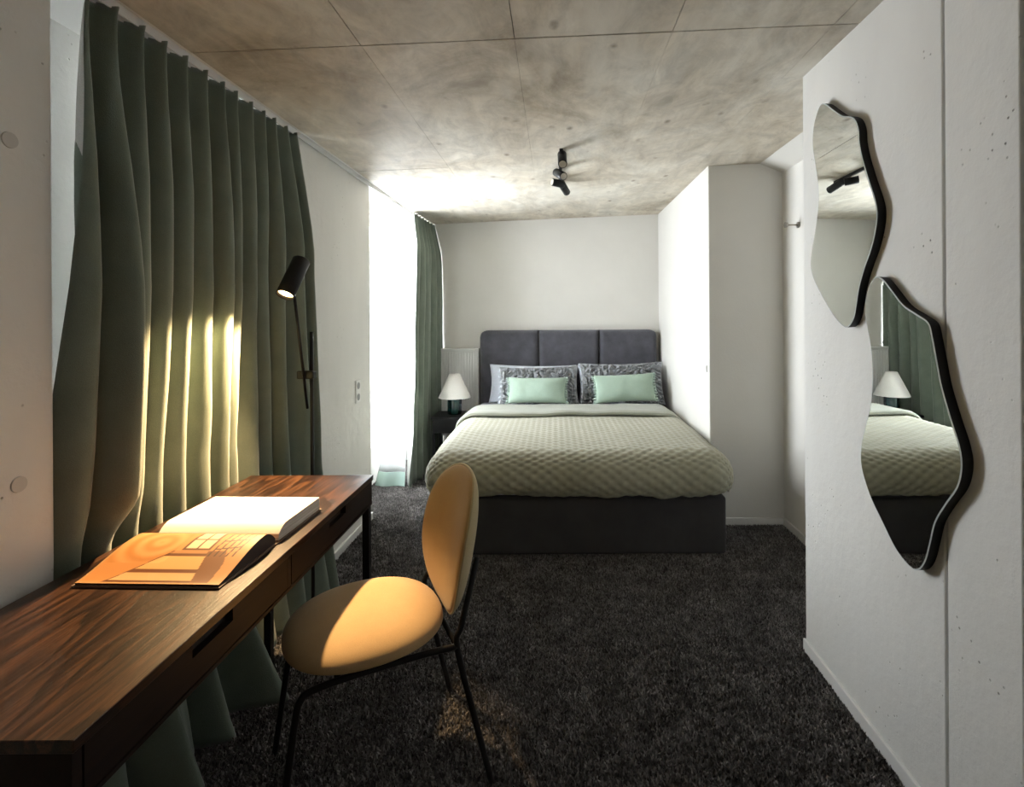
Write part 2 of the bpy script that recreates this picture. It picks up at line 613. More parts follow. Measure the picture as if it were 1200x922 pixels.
# ceiling: raw concrete slab with shuttering panel imprints
cb = bmesh.new()
vs_ = []
for (x, y) in ((-1.284, YF), (1.75, YF), (1.75, YB), (-1.284, YB)):
    vs_.append((cb.verts.new((x, y, zc(x) + 0.008)), cb.verts.new((x, y, zc(x) + 0.3))))
for k in range(4):
    a_, b_ = vs_[k], vs_[(k + 1) % 4]
    cb.faces.new((a_[0], b_[0], b_[1], a_[1]))
cb.faces.new([v[0] for v in vs_])
cb.faces.new([v[1] for v in vs_][::-1])
ceil = struct(obj('ceiling', cb, 'joint_shadow'), 'raw board-marked concrete ceiling with panel joints')
cx = [-1.284, -0.683, -0.137, 0.425, 1.00, 1.70]
cy = [YF, 0.30, 1.84, 3.37, YB]
gy = [0, 0.003, 0.006, 0.0012, 0]
gx = [0, 0.003, 0.0025, 0.0025, 0.002, 0]
for j in range(4):
    for i in range(5):
        fade = (1, 1, 0.55, 0.25)[j]
        x0 = cx[i] + gx[i] / 2 * fade
        x1 = cx[i + 1] - gx[i + 1] / 2 * fade
        y0 = cy[j] + gy[j] / 2
        y1 = cy[j + 1] - gy[j + 1] / 2
        pb = bmesh.new()
        dz = random.Random(i * 7 + j).uniform(-0.0008, 0.0008)
        q = [(x0, y0), (x1, y0), (x1, y1), (x0, y1)]
        lo = [pb.verts.new((x, y, zc(x) + dz)) for x, y in q]
        hi = [pb.verts.new((x, y, zc(x) + 0.02)) for x, y in q]
        pb.faces.new(lo)
        pb.faces.new(hi[::-1])
        for k in range(4):
            pb.faces.new((lo[k], lo[(k + 1) % 4], hi[(k + 1) % 4], hi[k]))
        obj('ceiling_panel', pb, 'bare_concrete', ceil)
struct(obj('trim_4', bm_box(-1.9, -1.292, YF, YB, 2.432, 2.7), 'white_paint'), 'white plastered ceiling strip over the window bays')
# sloped boxing between slab and recess wall
cbm = bmesh.new()
pr = [(1.425, zc(1.425) + 0.004), (1.60, 2.45), (1.60, zc(1.6) + 0.05), (1.425, zc(1.425) + 0.05)]
A = [cbm.verts.new((x, 2.262, z)) for x, z in pr]
B = [cbm.verts.new((x, 3.60, z)) for x, z in pr]
cbm.faces.new(A); cbm.faces.new(B[::-1])
for k in range(4):
    cbm.faces.new((A[k], B[k], B[(k + 1) % 4], A[(k + 1) % 4]))
struct(obj('trim_3', cbm, 'plaster'), 'white sloped boxing under the ceiling edge')
# baseboards
bh = 0.058
struct(obj('baseboard_right', bm_box(XR - 0.013, XR, YF, 2.262, 0, bh, bev=0.003), 'white_paint'), 'white baseboard along the mirror wall')
struct(obj('baseboard_alcove', bm_box(XA, XS - 0.013, 3.587, 3.60, 0, bh, bev=0.003), 'white_paint'), 'white baseboard under the alcove wall')
struct(obj('baseboard_recess', bm_box(XS - 0.013, XS, 2.27, 3.60, 0, bh, bev=0.003), 'white_paint'), 'white baseboard in the recess')
struct(obj('baseboard_left', bm_box(XL, XL + 0.013, 2.62, 3.745, 0, bh, bev=0.003), 'white_paint'), 'white baseboard between the windows')
struct(obj('baseboard_back', bm_box(-1.45, XA, YB - 0.013, YB, 0, bh, bev=0.003), 'white_paint'), 'white baseboard behind the bed')

# ------------------------------------------------------------------ curtain track
tr_ = thing('curtain_track', 'slim white ceiling curtain track running above both windows', 'curtain rail', (-1.335, 3.3, 2.39))
tb = bmesh.new()
box(tb, -1.352, -1.346, 1.32, 5.34, 2.402, 2.433)
box(tb, -1.324, -1.318, 1.32, 5.34, 2.402, 2.433)
box(tb, -1.346, -1.324, 1.32, 5.34, 2.425, 2.433)
obj('rail', tb, 'white_enamel', tr_)


# ------------------------------------------------------------------ curtains
def curtain(name, label, y_top, y_bot, n_folds, xfn, amp_fn, z_top, hem, seed, nu, nv, lead=0.75):
    root = thing(name, label, 'curtain', (xfn(0.5, 0, 2), (y_top[0] + y_top[1]) / 2, hem))
    rnd = random.Random(seed)
    offs = [rnd.uniform(-0.42, 0.42) for _ in range(n_folds + 4)]
    amps = [rnd.uniform(0.45, 1.45) for _ in range(n_folds + 4)]

    def fold(t, s):
        ph = t * n_folds
        i = int(ph)
        f = ph - i
        w = f * f * (3 - 2 * f)
        ph2 = ph + (offs[i] * (1 - w) + offs[i + 1] * w) * (0.2 + 0.8 * min(1, s * 1.8)) + 0.35 * fbm(t * 4 + seed, s * 1.3) * s
        am = amps[i] * (1 - w) + amps[i + 1] * w
        am = 1 + (am - 1) * min(1, s * 3 + 0.1)
        c = math.cos(2 * PI * ph2)
        sharp = (1 - abs(math.sin(PI * ph2)) ** 0.85) * 2 - 1
        k = max(0, 1 - s / 0.12)
        return (c * (1 - 0.6 * k) + sharp * 0.6 * k) * am, math.sin(2 * PI * ph2) * am

    def pt(t, s):
        z = z_top + (hem - z_top) * s
        ya = y_top[0] + (y_bot[0] - y_top[0]) * s ** lead
        yb = y_top[1] + (y_bot[1] - y_top[1]) * s ** 1.3
        fx, fy = fold(t, s)
        a = amp_fn(t, s)
        y = ya + (yb - ya) * t + fy * a * 0.40 * min(1, s * 4) * min(1, (1 - t) * 8)
        x = xfn(t, s, y) + fx * a
        x += 0.010 * fbm(t * 9, s * 4, seed) * s
        if s < 0.03:
            z += 0.012 * (fx > 0.5) * (fx - 0.5)
        return Vector((x, y, z))

    bm = bmesh.new()
    gridmesh(bm, nu, nv, pt)
    o = obj('cloth', bm, 'curtain_bounce_back', root, fix=False)
    sol = o.modifiers.new('thickness', 'SOLIDIFY')
    sol.thickness = 0.003
    sol.offset = 0
    sol.material_offset = 1          # room side velvet, window side pale backing added to bounce neutral light
    sol.material_offset_rim = 1
    o.data.materials.append(MATS['curtain_velvet'])
    # pleat hooks along the head
    h0 = None
    for k in range(n_folds + 1):
        p = pt(min(1, k / n_folds), 0.0)
        if h0 is None:
            hk = bmesh.new()
            box(hk, -0.006, 0.006, -0.003, 0.003, -0.012, 0.016)
            o = h0 = obj('hook', hk, 'white_enamel', root, local=True)
        else:
            o = h0.copy()
            C.objects.link(o)
        o.location = Vector((-1.335, p.y, z_top)) - root.location
    return root


def sstep(a, b, x):
    t = min(1, max(0, (x - a) / (b - a)))
    return t * t * (3 - 2 * t)


def gauss(y, c, w):
    return math.exp(-((y - c) / w) ** 2)


def x1(t, s, y):
    x = -1.330
    back = min(1, max(0, (2.34 - y) / 0.12))          # drawn in behind the desk edge
    x -= 0.030 * back * min(1, max(0, (s - 0.35) / 0.25))
    x += 0.080 * gauss(y, 1.53, 0.08) * sstep(0.02, 0.48, s) * (1 - sstep(0.60, 0.665, s))
    q = (s - 0.70) / 0.30
    if q > 0:
        q = q ** 1.2
        x += q * (0.24 * gauss(y, 1.98, 0.075) + 0.13 * gauss(y, 1.80, 0.06) + 0.16 * gauss(y, 1.62, 0.07) + 0.05)
    if y > 2.40:
        x += 0.055 * min(1, (y - 2.40) / 0.15) * min(1, s * 4) + 0.05 * min(1, (y - 2.40) / 0.2) * max(0, s - 0.3)
    return x


def a1(t, s):
    a = 0.024 + 0.022 * min(1, s / 0.2)
    if s > 0.7:
        a += 0.02 * (s - 0.7)
    return a


curtain('curtain', 'wide sage green velvet curtain hanging behind the desk, lamp-lit in streaks', (1.46, 2.64), (1.372, 2.72), 12, x1, a1, 2.408, 0.008, 3, 320, 90, lead=0.5)


def x2(t, s, y):
    k = max(0, s - 0.62) / 0.38
    return -1.325 + 0.085 * min(1, s * 4 + 0.5) - 0.02 * (1 - t) ** 1.5 * k ** 1.4 + 0.045 * t * min(1, s * 3 + 0.5)


cu2 = curtain('curtain', 'narrow sage green velvet curtain drawn aside at the bright window', (4.68, 5.345), (4.40, 5.334), 7, x2, lambda t, s: 0.024 + 0.018 * min(1, s / 0.3) * (1 - 0.5 * t), 2.408, 0.008, 11, 170, 80, lead=0.45)


def backlit_cloth(z0, z1, mat, name):
    """Curtain flap swinging towards the glass; its backlit glow is put into the colour."""
    bm = bmesh.new()

    def f(u, v):
        z = z0 + (z1 - z0) * v
        k = max(0.0, (1.25 - z) / 1.25)
        w = 0.275 * k
        s_ = (2.408 - z) / 2.4
        xl = x2(0, s_, 0) - 0.03
        yl = 4.68 - 0.28 * s_ ** 0.45 + 0.02
        return Vector((xl - w * u + 0.008 * math.sin(u * 9 + z * 2) * u, yl + 0.12 * w * u + 0.015 * math.sin(u * 7) * k, z))
    gridmesh(bm, 24, 24, f)
    o = obj(name, bm, mat, cu2, fix=False)
    sd = o.modifiers.new('thickness', 'SOLIDIFY')
    sd.thickness = 0.001


backlit_cloth(0.135, 1.25, 'backlit_cloth', 'backlit_flap')
backlit_cloth(0.012, 0.134, 'backlit_hem', 'hem')

# ------------------------------------------------------------------ bed
BX0, BX1 = -0.76, 1.04
bed = thing('bed', 'double bed with charcoal upholstered base and three-panel headboard', 'bed', (0.14, 4.2, 0))
obj('base', bm_box(BX0, BX1, 3.15, 5.22, 0.012, 0.36, bev=0.018, seg=3), 'base_cloth', bed)
obj('mattress', bm_box(BX0 + 0.01, BX1 - 0.01, 3.17, 5.21, 0.362, 0.60, bev=0.04, seg=4), 'sheet', bed)
hbm = bmesh.new()
hp = [(-0.758, 0.03), (1.033, 0.03)]
for a_ in range(7):
    hp.append((1.033 - 0.075 + 0.075 * math.cos(a_ * PI / 12), 1.318 - 0.075 + 0.075 * math.sin(a_ * PI / 12)))
for a_ in range(6, 13):
    hp.append((-0.758 + 0.075 + 0.075 * math.cos(a_ * PI / 12), 1.318 - 0.075 + 0.075 * math.sin(a_ * PI / 12)))
A = [hbm.verts.new((x, 5.249, z)) for x, z in hp]
B = [hbm.verts.new((x, 5.345, z)) for x, z in hp]
hbm.faces.new(A); hbm.faces.new(B[::-1])
for k in range(len(hp)):
    hbm.faces.new((A[k], B[k], B[(k + 1) % len(hp)], A[(k + 1) % len(hp)]))
hb = obj('headboard', hbm, 'grey_velvet', bed)
xs = [-0.758, -0.165, 0.445, 1.033]
for k in range(3):
    bm = bmesh.new()
    x0, x1_ = xs[k] + 0.002, xs[k + 1] - 0.002

    def pf_(u, v, x0=x0, x1_=x1_, k=k):
        x = x0 + (x1_ - x0) * u
        z = 0.45 + (1.318 - 0.45) * v
        eu = min(u, 1 - u) * (x1_ - x0)
        ev = min(v, 1 - v) * 0.868
        e = min(1, eu / 0.05)
        e2 = min(1, ev / 0.05)
        d = 0.055 * math.sqrt(max(0, 1 - (1 - e) ** 2)) * math.sqrt(max(0, 1 - (1 - e2) ** 2))
        d += 0.006 * fbm(x * 5, z * 9, k) * min(e, e2)
        cr = 0.075
        ox = -0.758 if k == 0 else (1.033 if k == 2 else None)
        if ox is not None:
            cx0, cz0 = (ox + cr if k == 0 else ox - cr), 1.318 - cr
            ddx, ddz = (cx0 - x if k == 0 else x - cx0), z - cz0
            if ddx > 0 and ddz > 0:
                hh = math.hypot(ddx, ddz)
                if hh > cr:
                    x = cx0 + (x - cx0) * cr / hh
                    z = cz0 + ddz * cr / hh
        return Vector((x, 5.250 - d, z))
    V = gridmesh(bm, 46, 60, pf_)
    obj('panel', bm, 'grey_velvet', hb, fix=False)
    # seen from the room the grid faces -Y


def rounded_box_cloth(bm, x0, x1, y0, y1, z0, z1, r, step, quilt, xmax_fn=None):
    """Padded cover: rounded box without bottom, with quilt puffs pushed out along the normal."""
    def push(p):
        q = Vector((min(max(p.x, x0 + r), x1 - r), min(max(p.y, y0 + r), y1 - r), min(max(p.z, z0 + r * 0.75), z1 - r)))
        d = p - q
        if d.length < 1e-9:
            return p, Vector((0, 0, 1))
        n_ = d.normalized()
        return q + n_ * r, n_

    def put(p, uv):
        s, n_ = push(p)
        h = quilt(uv[0], uv[1], s)
        s = s + n_ * h
        if xmax_fn:
            m_ = xmax_fn(s.y)
            if s.x > m_:
                s.x = m_ - 0.0005
        return s
    nx = int((x1 - x0) / step)
    ny = int((y1 - y0) / step)
    nz = max(6, int((z1 - z0) / step))
    dx, dy, dz = x1 - x0, y1 - y0, z1 - z0
    gridmesh(bm, nx, ny, lambda u, v: put(Vector((x0 + dx * u, y0 + dy * v, z1)), (x0 + dx * u, y0 + dy * v)))
    gridmesh(bm, nx, nz, lambda u, v: put(Vector((x0 + dx * u, y0, z0 + dz * v)), (x0 + dx * u, y0 - dz * (1 - v))))
    gridmesh(bm, nx, nz, lambda u, v: put(Vector((x0 + dx * u, y1, z1 - dz * v)), (x0 + dx * u, y1 + dz * v)))
    gridmesh(bm, nz, ny, lambda u, v: put(Vector((x0, y0 + dy * v, z0 + dz * u)), (x0 - dz * (1 - u), y0 + dy * v)))
    gridmesh(bm, nz, ny, lambda u, v: put(Vector((x1, y0 + dy * v, z1 - dz * u)), (x1 + dz * u, y0 + dy * v)))
    bmesh.ops.remove_doubles(bm, verts=bm.verts[:], dist=0.0015)


def quilt(u, v, s):
    v2 = v + 0.006 * math.sin(u * 17)
    h = 0.5 + 0.5 * math.cos(2 * PI * u / 0.084) * math.cos(2 * PI * v2 / 0.066)
    return 0.013 * h ** 0.42 + 0.010 * fbm(u * 1.8, v * 1.8, 4, 2) - 0.005


def wall_limit(y):
    return 1.071 if y > 3.59 else (1.105 if y < 3.5 else 1.105 - 0.034 * (y - 3.5) / 0.09)


spread = thing('bedspread', 'sage quilted bedspread folded back below the pillows', 'bedspread', (0.14, 4.0, 0.36))
bm = bmesh.new()
rounded_box_cloth(bm, -0.815, 1.10, 3.085, 4.72, 0.345, 0.635, 0.165, 0.0092, quilt, wall_limit)
for v in bm.verts:            # the hem dips and lifts a little along the bottom edge
    if v.co.z < 0.45:
        v.co.z += (0.45 - v.co.z) * (0.12 + 0.35 * fbm(v.co.x * 3 + 5, v.co.y * 3, 1))
obj('quilt', bm, 'bedspread', spread)
bm = bmesh.new()


def foldpt(u, v):
    # turned-back band over the top of the quilt, rolled at its front edge
    x = -0.825 + (1.064 + 0.825) * u
    edge = min(u, 1 - u) * 1.89
    prof = [(4.250, 0.006), (4.224, 0.020), (4.226, 0.038), (4.250, 0.046), (4.45, 0.040), (4.66, 0.034), (4.74, 0.012), (4.75, -0.03)]
    i = v * (len(prof) - 1)
    k = min(int(i), len(prof) - 2)
    f = i - k
    y = prof[k][0] * (1 - f) + prof[k + 1][0] * f
    z = prof[k][1] * (1 - f) + prof[k + 1][1] * f
    y += 0.018 * math.sin(x * 4.2 + 0.6) * (1 - v)
    drop = 0.0
    r = 0.17
    xx = x
    if edge < r:
        q = 1 - edge / r
        drop = 0.165 * (1 - math.sqrt(max(0, 1 - q * q)))
        if x < 0:
            xx = x
    return Vector((xx, y, 0.634 + z - drop + 0.010 * fbm(x * 2.5, y * 2.5, 9)))


gridmesh(bm, 140, 36, foldpt)
fo = obj('folded_edge', bm, 'bedspread_lining', spread, fix=False)


# ------------------------------------------------------------------ pillows and cushions
def pillow(name, label, cat, w, h, th, loc, lean, roll, yaw, mat, group, ruffle=None, fringe=None, seed=1):
    """Pillow standing on its long edge: local X width, Z height, Y thickness; loc is the middle of the bottom edge."""
    root = thing(name, label, cat, loc, 0, group)
    M = (Matrix.Rotation(yaw, 4, 'Z') @ Matrix.Rotation(-lean, 4, 'X') @ Matrix.Rotation(roll, 4, 'Y'))
    n_u, n_v = (170, 90) if ruffle else (48, 30)

    def side(sgn):
        def f(u, v):
            a_, b_ = u * 2 - 1, v * 2 - 1
            # slightly pinched outline
            sx = 1 - 0.055 * (1 - b_ * b_) ** 1.0 * abs(a_) ** 3
            sz = 1 - 0.085 * (1 - a_ * a_) ** 1.0 * abs(b_) ** 3
            x = a_ * w / 2 * sx
            z = b_ * h / 2 * sz
            pa = max(0, 1 - abs(a_) ** 2.6)
            pb = max(0, 1 - abs(b_) ** 2.6)
            d = th / 2 * (pa ** 0.5) * (pb ** 0.5)
            d += 0.012 * fbm(x * 6 + seed, z * 6, seed) * min(pa, pb)
            if ruffle and sgn < 0:
                e = min(1, min(pa, pb) * 3)
                wx = 0.03 * fbm(x * 9, z * 9, seed + 3)
                rr = noise.turbulence(Vector(((x + wx) * 22 + seed, (z - wx) * 26, 0)), 2, True)
                d += ruffle * (rr - 0.55) * e
            p = Vector((x, sgn * d, z + h / 2))
            return M @ p
        return f
    bm = bmesh.new()
    gridmesh(bm, n_u, n_v, side(-1))
    gridmesh(bm, n_u, n_v, side(1))
    bmesh.ops.remove_doubles(bm, verts=bm.verts[:], dist=0.0006)
    obj('cover', bm, mat, root, local=True)
    if fringe:
        mt, fw, sides, wav = fringe
        for sd in sides:
            bm = bmesh.new()

            def rf(u, v, sd=sd):
                b_ = u * 2 - 1
                if sd in (-1, 1):
                    sx = 1 - 0.055 * (1 - b_ * b_)
                    x = sd * (w / 2 * sx - 0.004 + fw * v * (0.75 + 0.25 * math.sin(u * wav)))
                    z = b_ * h / 2 + h / 2
                else:
                    sz = 1 - 0.085 * (1 - b_ * b_)
                    x = b_ * w / 2
                    z = h / 2 + (h / 2 * sz - 0.004 + fw * v * (0.75 + 0.25 * math.sin(u * wav)))
                y = 0.010 * v * math.sin(u * wav * 0.83 + 1.0) * fw / 0.02
                return M @ Vector((x, y, z))
            gridmesh(bm, 90, 4, rf)
            o = obj('fringe', bm, mt, root, local=True, fix=False)
            s_ = o.modifiers.new('thickness', 'SOLIDIFY')
            s_.thickness = 0.003
    return root


GP = 'pillows on the bed'
R = math.radians
pillow('sleeping_pillow', 'pale blue-white sleeping pillow behind the plush pillow on the lamp side', 'pillow', 0.86, 0.38, 0.13, (-0.225, 5.08, 0.605), R(8), R(1), 0, 'sheet', GP, seed=2)
pillow('sleeping_pillow', 'pale blue-white sleeping pillow behind the plush pillow by the alcove wall', 'pillow', 0.83, 0.38, 0.13, (0.645, 5.08, 0.605), R(8), R(-1), 0, 'sheet', GP, seed=3)
pillow('plush_pillow', 'grey ruffled plush pillow on the lamp side of the bed', 'pillow', 0.76, 0.385, 0.14, (-0.150, 4.88, 0.612), R(18), R(-1), 0, 'grey_plush', GP, ruffle=0.085, fringe=('sheet', 0.03, (-1,), 60), seed=5)  # frill on the window side only, daylight put into its pale colour
pillow('plush_pillow', 'grey ruffled plush pillow against the white alcove wall', 'pillow', 0.80, 0.415, 0.14, (0.645, 4.88, 0.612), R(17), R(-1), 0, 'grey_plush', GP, ruffle=0.085, fringe=('sheet', 0.02, (-1,), 60), seed=8)  # window-side frill again pale, with the daylight in its colour
pillow('lumbar_cushion', 'mint green lumbar cushion with frilled ends on the lamp side of the bed', 'cushion', 0.54, 0.250, 0.14, (-0.165, 4.69, 0.668), R(24), R(0.5), 0, 'mint', GP, fringe=('mint_fringe', 0.028, (-1, 1), 75), seed=6)
pillow('lumbar_cushion', 'mint green lumbar cushion with frilled ends tilted against the alcove-side pillow', 'cushion', 0.56, 0.270, 0.14, (0.645, 4.69, 0.674), R(24), R(-2.5), 0, 'mint', GP, fringe=('mint_fringe', 0.028, (-1, 1), 75), seed=7)

# ------------------------------------------------------------------ radiator, bedside table, lamp
rad = thing('radiator', 'white panel radiator with vertical ribs on the back wall', 'radiator', (-1.0, 5.28, 0.25))
RX0, RX1 = -1.180, -0.775
rb = bmesh.new()
box(rb, RX0, RX1, 5.27, 5.325, 0.25, 1.12, bev=0.006)
obj('body', rb, 'white_enamel', rad)
obj('top_grille', bm_box(RX0 - 0.004, RX1 + 0.004, 5.245, 5.33, 1.12, 1.132, bev=0.003), 'white_enamel', rad)
n = 14
fin = None
for k in range(n):
    x = RX0 + 0.02 + (RX1 - RX0 - 0.04) * k / (n - 1)
    if fin is None:
        fb = bmesh.new()
        box(fb, -0.0130, 0.0130, 5.259 - rad.location.y, 5.272 - rad.location.y, 0.285 - rad.location.z, 1.10 - rad.location.z, bev=0.005, seg=2)
        fin = obj('rib', fb, 'white_enamel', rad, local=True)
        o = fin
    else:
        o = fin.copy()
        C.objects.link(o)
    o.location = (x - rad.location.x, 0, 0)
for x in (RX0 + 0.06, RX1 - 0.06):
    obj('bracket', bm_box(x - 0.015, x + 0.015, 5.325, YB - 0.0005, 0.9, 1.0), 'white_enamel', rad)
    obj('foot', bm_box(x - 0.012, x + 0.012, 5.28, 5.31, 0.0, 0.25), 'white_enamel', rad)

ns = thing('bedside_table', 'small black bedside table with a shelf between curtain and bed', 'side table', (-0.98, 4.86, 0))
obj('table_top', bm_box(-1.135, -0.825, 4.70, 5.02, 0.525, 0.548, bev=0.004), 'black_soft', ns)
obj('drawer_box', bm_box(-1.120, -0.840, 4.715, 5.005, 0.40, 0.525, bev=0.003), 'black_soft', ns)
for sx in (-1.11, -0.85):
    for sy in (4.725, 4.995):
        obj('leg', bm_box(sx - 0.010, sx + 0.010, sy - 0.010, sy + 0.010, 0, 0.40), 'black_metal', ns)
obj('shelf', bm_box(-1.120, -0.840, 4.715, 5.005, 0.16, 0.175), 'black_soft', ns)

tl = thing('table_lamp', 'bedside lamp with white cone shade and dark green glass base', 'table lamp', (-0.945, 4.86, 0.548))
lx, ly = -0.945, 4.86
bm = bmesh.new()
lathe(bm, [(0, 0.549), (0.060, 0.549), (0.066, 0.556), (0.066, 0.69), (0.060, 0.70), (0.03, 0.706), (0, 0.706)], lx, ly)
obj('base', bm, 'green_glass', tl)
bm = bmesh.new()
lathe(bm, [(0, 0.706), (0.012, 0.706), (0.012, 0.86), (0, 0.86)], lx, ly, 16)
obj('stem', bm, 'black_metal', tl)
bm = bmesh.new()
lathe(bm, [(0.150, 0.705), (0.048, 0.925), (0.045, 0.925), (0.147, 0.705), (0.150, 0.705)], lx, ly, 48)
sh = obj('lamp_shade', bm, 'lamp_linen', tl)
bm = bmesh.new()
for k in range(3):
    a_ = k * 2 * PI / 3
    tube(bm, [(lx, ly, 0.86), (lx + 0.068 * math.cos(a_), ly + 0.068 * math.sin(a_), 0.875)], 0.002, 6)
obj('shade_ring', bm, 'black_metal', sh)

# ------------------------------------------------------------------ desk
DZ = 0.80
DX0, DX1, DY0, DY1 = -1.30, -0.777, 0.83, 2.205
desk = thing('desk', 'long dark stained oak desk with two drawers on slim black legs', 'desk', (-1.04, 1.52, 0))
obj('desk_top', bm_box(DX0, DX1, DY0, DY1, DZ - 0.022, DZ, bev=0.0015, seg=1), 'stained_oak', desk)
bd = bmesh.new()
box(bd, DX0 + 0.004, DX0 + 0.022, DY0 + 0.004, DY1 - 0.004, 0.675, DZ - 0.022)
box(bd, DX0 + 0.022, DX1 - 0.006, DY0 + 0.004, DY0 + 0.022, 0.675, DZ - 0.022)
box(bd, DX0 + 0.022, DX1 - 0.006, DY1 - 0.022, DY1 - 0.004, 0.675, DZ - 0.022)
box(bd, DX0 + 0.022, DX1 - 0.006, 1.508, 1.526, 0.675, DZ - 0.022)
box(bd, DX0 + 0.022, DX1 - 0.03, DY0 + 0.022, DY1 - 0.022, 0.675, 0.685)
box(bd, DX1 - 0.03, DX1 - 0.004, DY0 + 0.022, DY1 - 0.022, 0.675, 0.684)
obj('carcass', bd, 'stained_oak_shaded', desk)
for (a_, b_) in ((DY0 + 0.025, 1.505), (1.529, DY1 - 0.025)):
    m_ = (a_ + b_) / 2
    d = bmesh.new()
    zt, zb, zn = DZ - 0.025, 0.687, DZ - 0.055
    xf0, xf1 = DX1 - 0.024, DX1 - 0.005
    box(d, xf0, xf1, a_, b_, zb, zn)
    box(d, xf0, xf1, a_, m_ - 0.07, zn, zt)
    box(d, xf0, xf1, m_ + 0.07, b_, zn, zt)
    do = obj('drawer', d, 'stained_oak_shaded', desk)
    obj('finger_slot', bm_box(xf0 - 0.012, xf0 - 0.002, m_ - 0.075, m_ + 0.075, zn - 0.01, zt), 'joint_shadow', do)
for sx in (DX0 + 0.085, DX1 - 0.022):
    for sy in (DY0 + 0.022, DY1 - 0.022):
        obj('leg', bm_box(sx - 0.014, sx + 0.014, sy - 0.014, sy + 0.014, 0, 0.675, bev=0.001, seg=1), 'black_metal', desk)

# ------------------------------------------------------------------ open book
book = thing('open_book', 'large open hardcover book with a corridor photograph and a blank page on the desk', 'book', (-1.02, 1.555, DZ))
book.rotation_euler.z = R(-2.0)


def extrude_profile(bm, prof, x0, x1):
    """prof: closed list of (y, z)."""
    A = [bm.verts.new((x0, y, z)) for y, z in prof]
    B = [bm.verts.new((x1, y, z)) for y, z in prof]
    bm.faces.new(A[::-1]); bm.faces.new(B)
    for k in range(len(prof)):
        k2 = (k + 1) % len(prof)
        bm.faces.new((A[k], A[k2], B[k2], B[k]))


HW = 0.186
b = bmesh.new()
box(b, -HW - 0.005, HW + 0.005, -0.262, -0.012, 0.0005, 0.0045)
box(b, -HW - 0.005, HW + 0.005, 0.012, 0.262, 0.0005, 0.0045)
box(b, -HW - 0.005, HW + 0.005, -0.012, 0.012, 0.0005, 0.0035)
obj('cover', b, 'book_board', book, local=True)


def near_prof(t):
    """Top surface of the near leaves, t 0 at the fore edge to 1 at the gutter: (y, z)."""
    y = -0.258 + 0.246 * t
    z = 0.010 + 0.040 * (math.sin(min(1, t / 0.80) * PI / 2) ** 1.5)
    if t > 0.80:
        z -= 0.030 * ((t - 0.80) / 0.20) ** 1.8
    return y, z


def far_prof(t):
    y = 0.008 + 0.248 * t
    z = 0.046 - 0.022 * max(0, 1 - t / 0.18) ** 2
    return y, z


pts = [near_prof(k / 24) for k in range(25)]
b = bmesh.new()
extrude_profile(b, [(-0.256, 0.0048)] + [(y, z - 0.0008) for y, z in pts] + [(-0.010, 0.0048)], -HW + 0.0, HW - 0.0)
obj('page_block', b, 'book_edge_shaded', book, local=True)
pts2 = [far_prof(k / 24) for k in range(25)]
b = bmesh.new()
extrude_profile(b, [(0.006, 0.0048)] + [(y, z - 0.0008) for y, z in pts2] + [(0.257, 0.0048)], -HW, HW)
obj('page_block', b, 'paper_edge', book, local=True)
b = bmesh.new()
gridmesh(b, 2, 25, lambda u, v: Vector((-HW + 2 * HW * u, *far_prof(v))))
o = obj('blank_page', b, 'paper', book, local=True, fix=False)
o['label'] = 'blank white page'


def page_print(u, v):
    """Flat colour of the printed photograph; u 0..1 left to right, v 0..1 fore edge to gutter."""
    wall = (0.60, 0.34, 0.14)
    cx_, cy_ = 0.60, 0.66
    c = wall
    dx, dy = u - cx_, v - cy_
    if v < 0.025 or u < 0.015:
        return (0.55, 0.36, 0.18)
    left_edge = 0.20 + 0.42 * v / 0.46
    # ceiling-side band near the gutter
    if v > 0.90 and u > 0.33:
        c = (0.33, 0.16, 0.06) if v < 0.94 else (0.52, 0.27, 0.10)
    # window at the far end of the corridor
    if abs(dx) < 0.085 - 0.02 * dy and -0.14 < dy < 0.20:
        c = (0.74, 0.62, 0.46)
        if abs(dx) < 0.008 or abs(dy - 0.02) < 0.012:
            c = (0.20, 0.10, 0.05)
    elif abs(dx) < 0.105 - 0.02 * dy and -0.17 < dy < 0.23:
        c = (0.22, 0.11, 0.05)
    # benches and floor in front
    if v < 0.48:
        lo = 0.16 + 0.62 * v
        hi = 0.79 - 0.18 * v
        if lo < u < hi:
            if v < 0.06:
                c = (0.22, 0.10, 0.04)
            elif v < 0.17:
                c = (0.66, 0.47, 0.26)
            elif v < 0.22:
                c = (0.26, 0.12, 0.05)
            elif v < 0.40:
                c = (0.68, 0.46, 0.22)
            elif v < 0.44:
                c = (0.25, 0.12, 0.05)
            else:
                c = (0.50, 0.30, 0.14)
        elif abs(u - lo) < 0.012:
            c = (0.30, 0.15, 0.07)
        elif u >= hi and u < hi + 0.16 - 0.12 * abs(v - 0.3):
            c = (0.30, 0.15, 0.065)
    # thin frames of chairs on the right
    if u > 0.72 and 0.40 < v < 0.88:
        for k in range(5):
            q = 0.74 + 0.045 * k + 0.06 * (v - 0.5)
            if abs(u - q) < 0.006:
                c = (0.16, 0.08, 0.04)
        for q in (0.52, 0.66):
            if abs(v - q - 0.25 * (u - 0.8)) < 0.010 and 0.74 < u < 0.93:
                c = (0.16, 0.08, 0.04)
    # soft round sheen in the printed wall
    if u < 0.45 and v > 0.3:
        d = math.hypot((u - 0.28) * 1.4, v - 0.62)
        k = 0.06 * math.sin(d * 40)
        c = (c[0] + k, c[1] + k * 0.8, c[2] + k * 0.6)
    return c


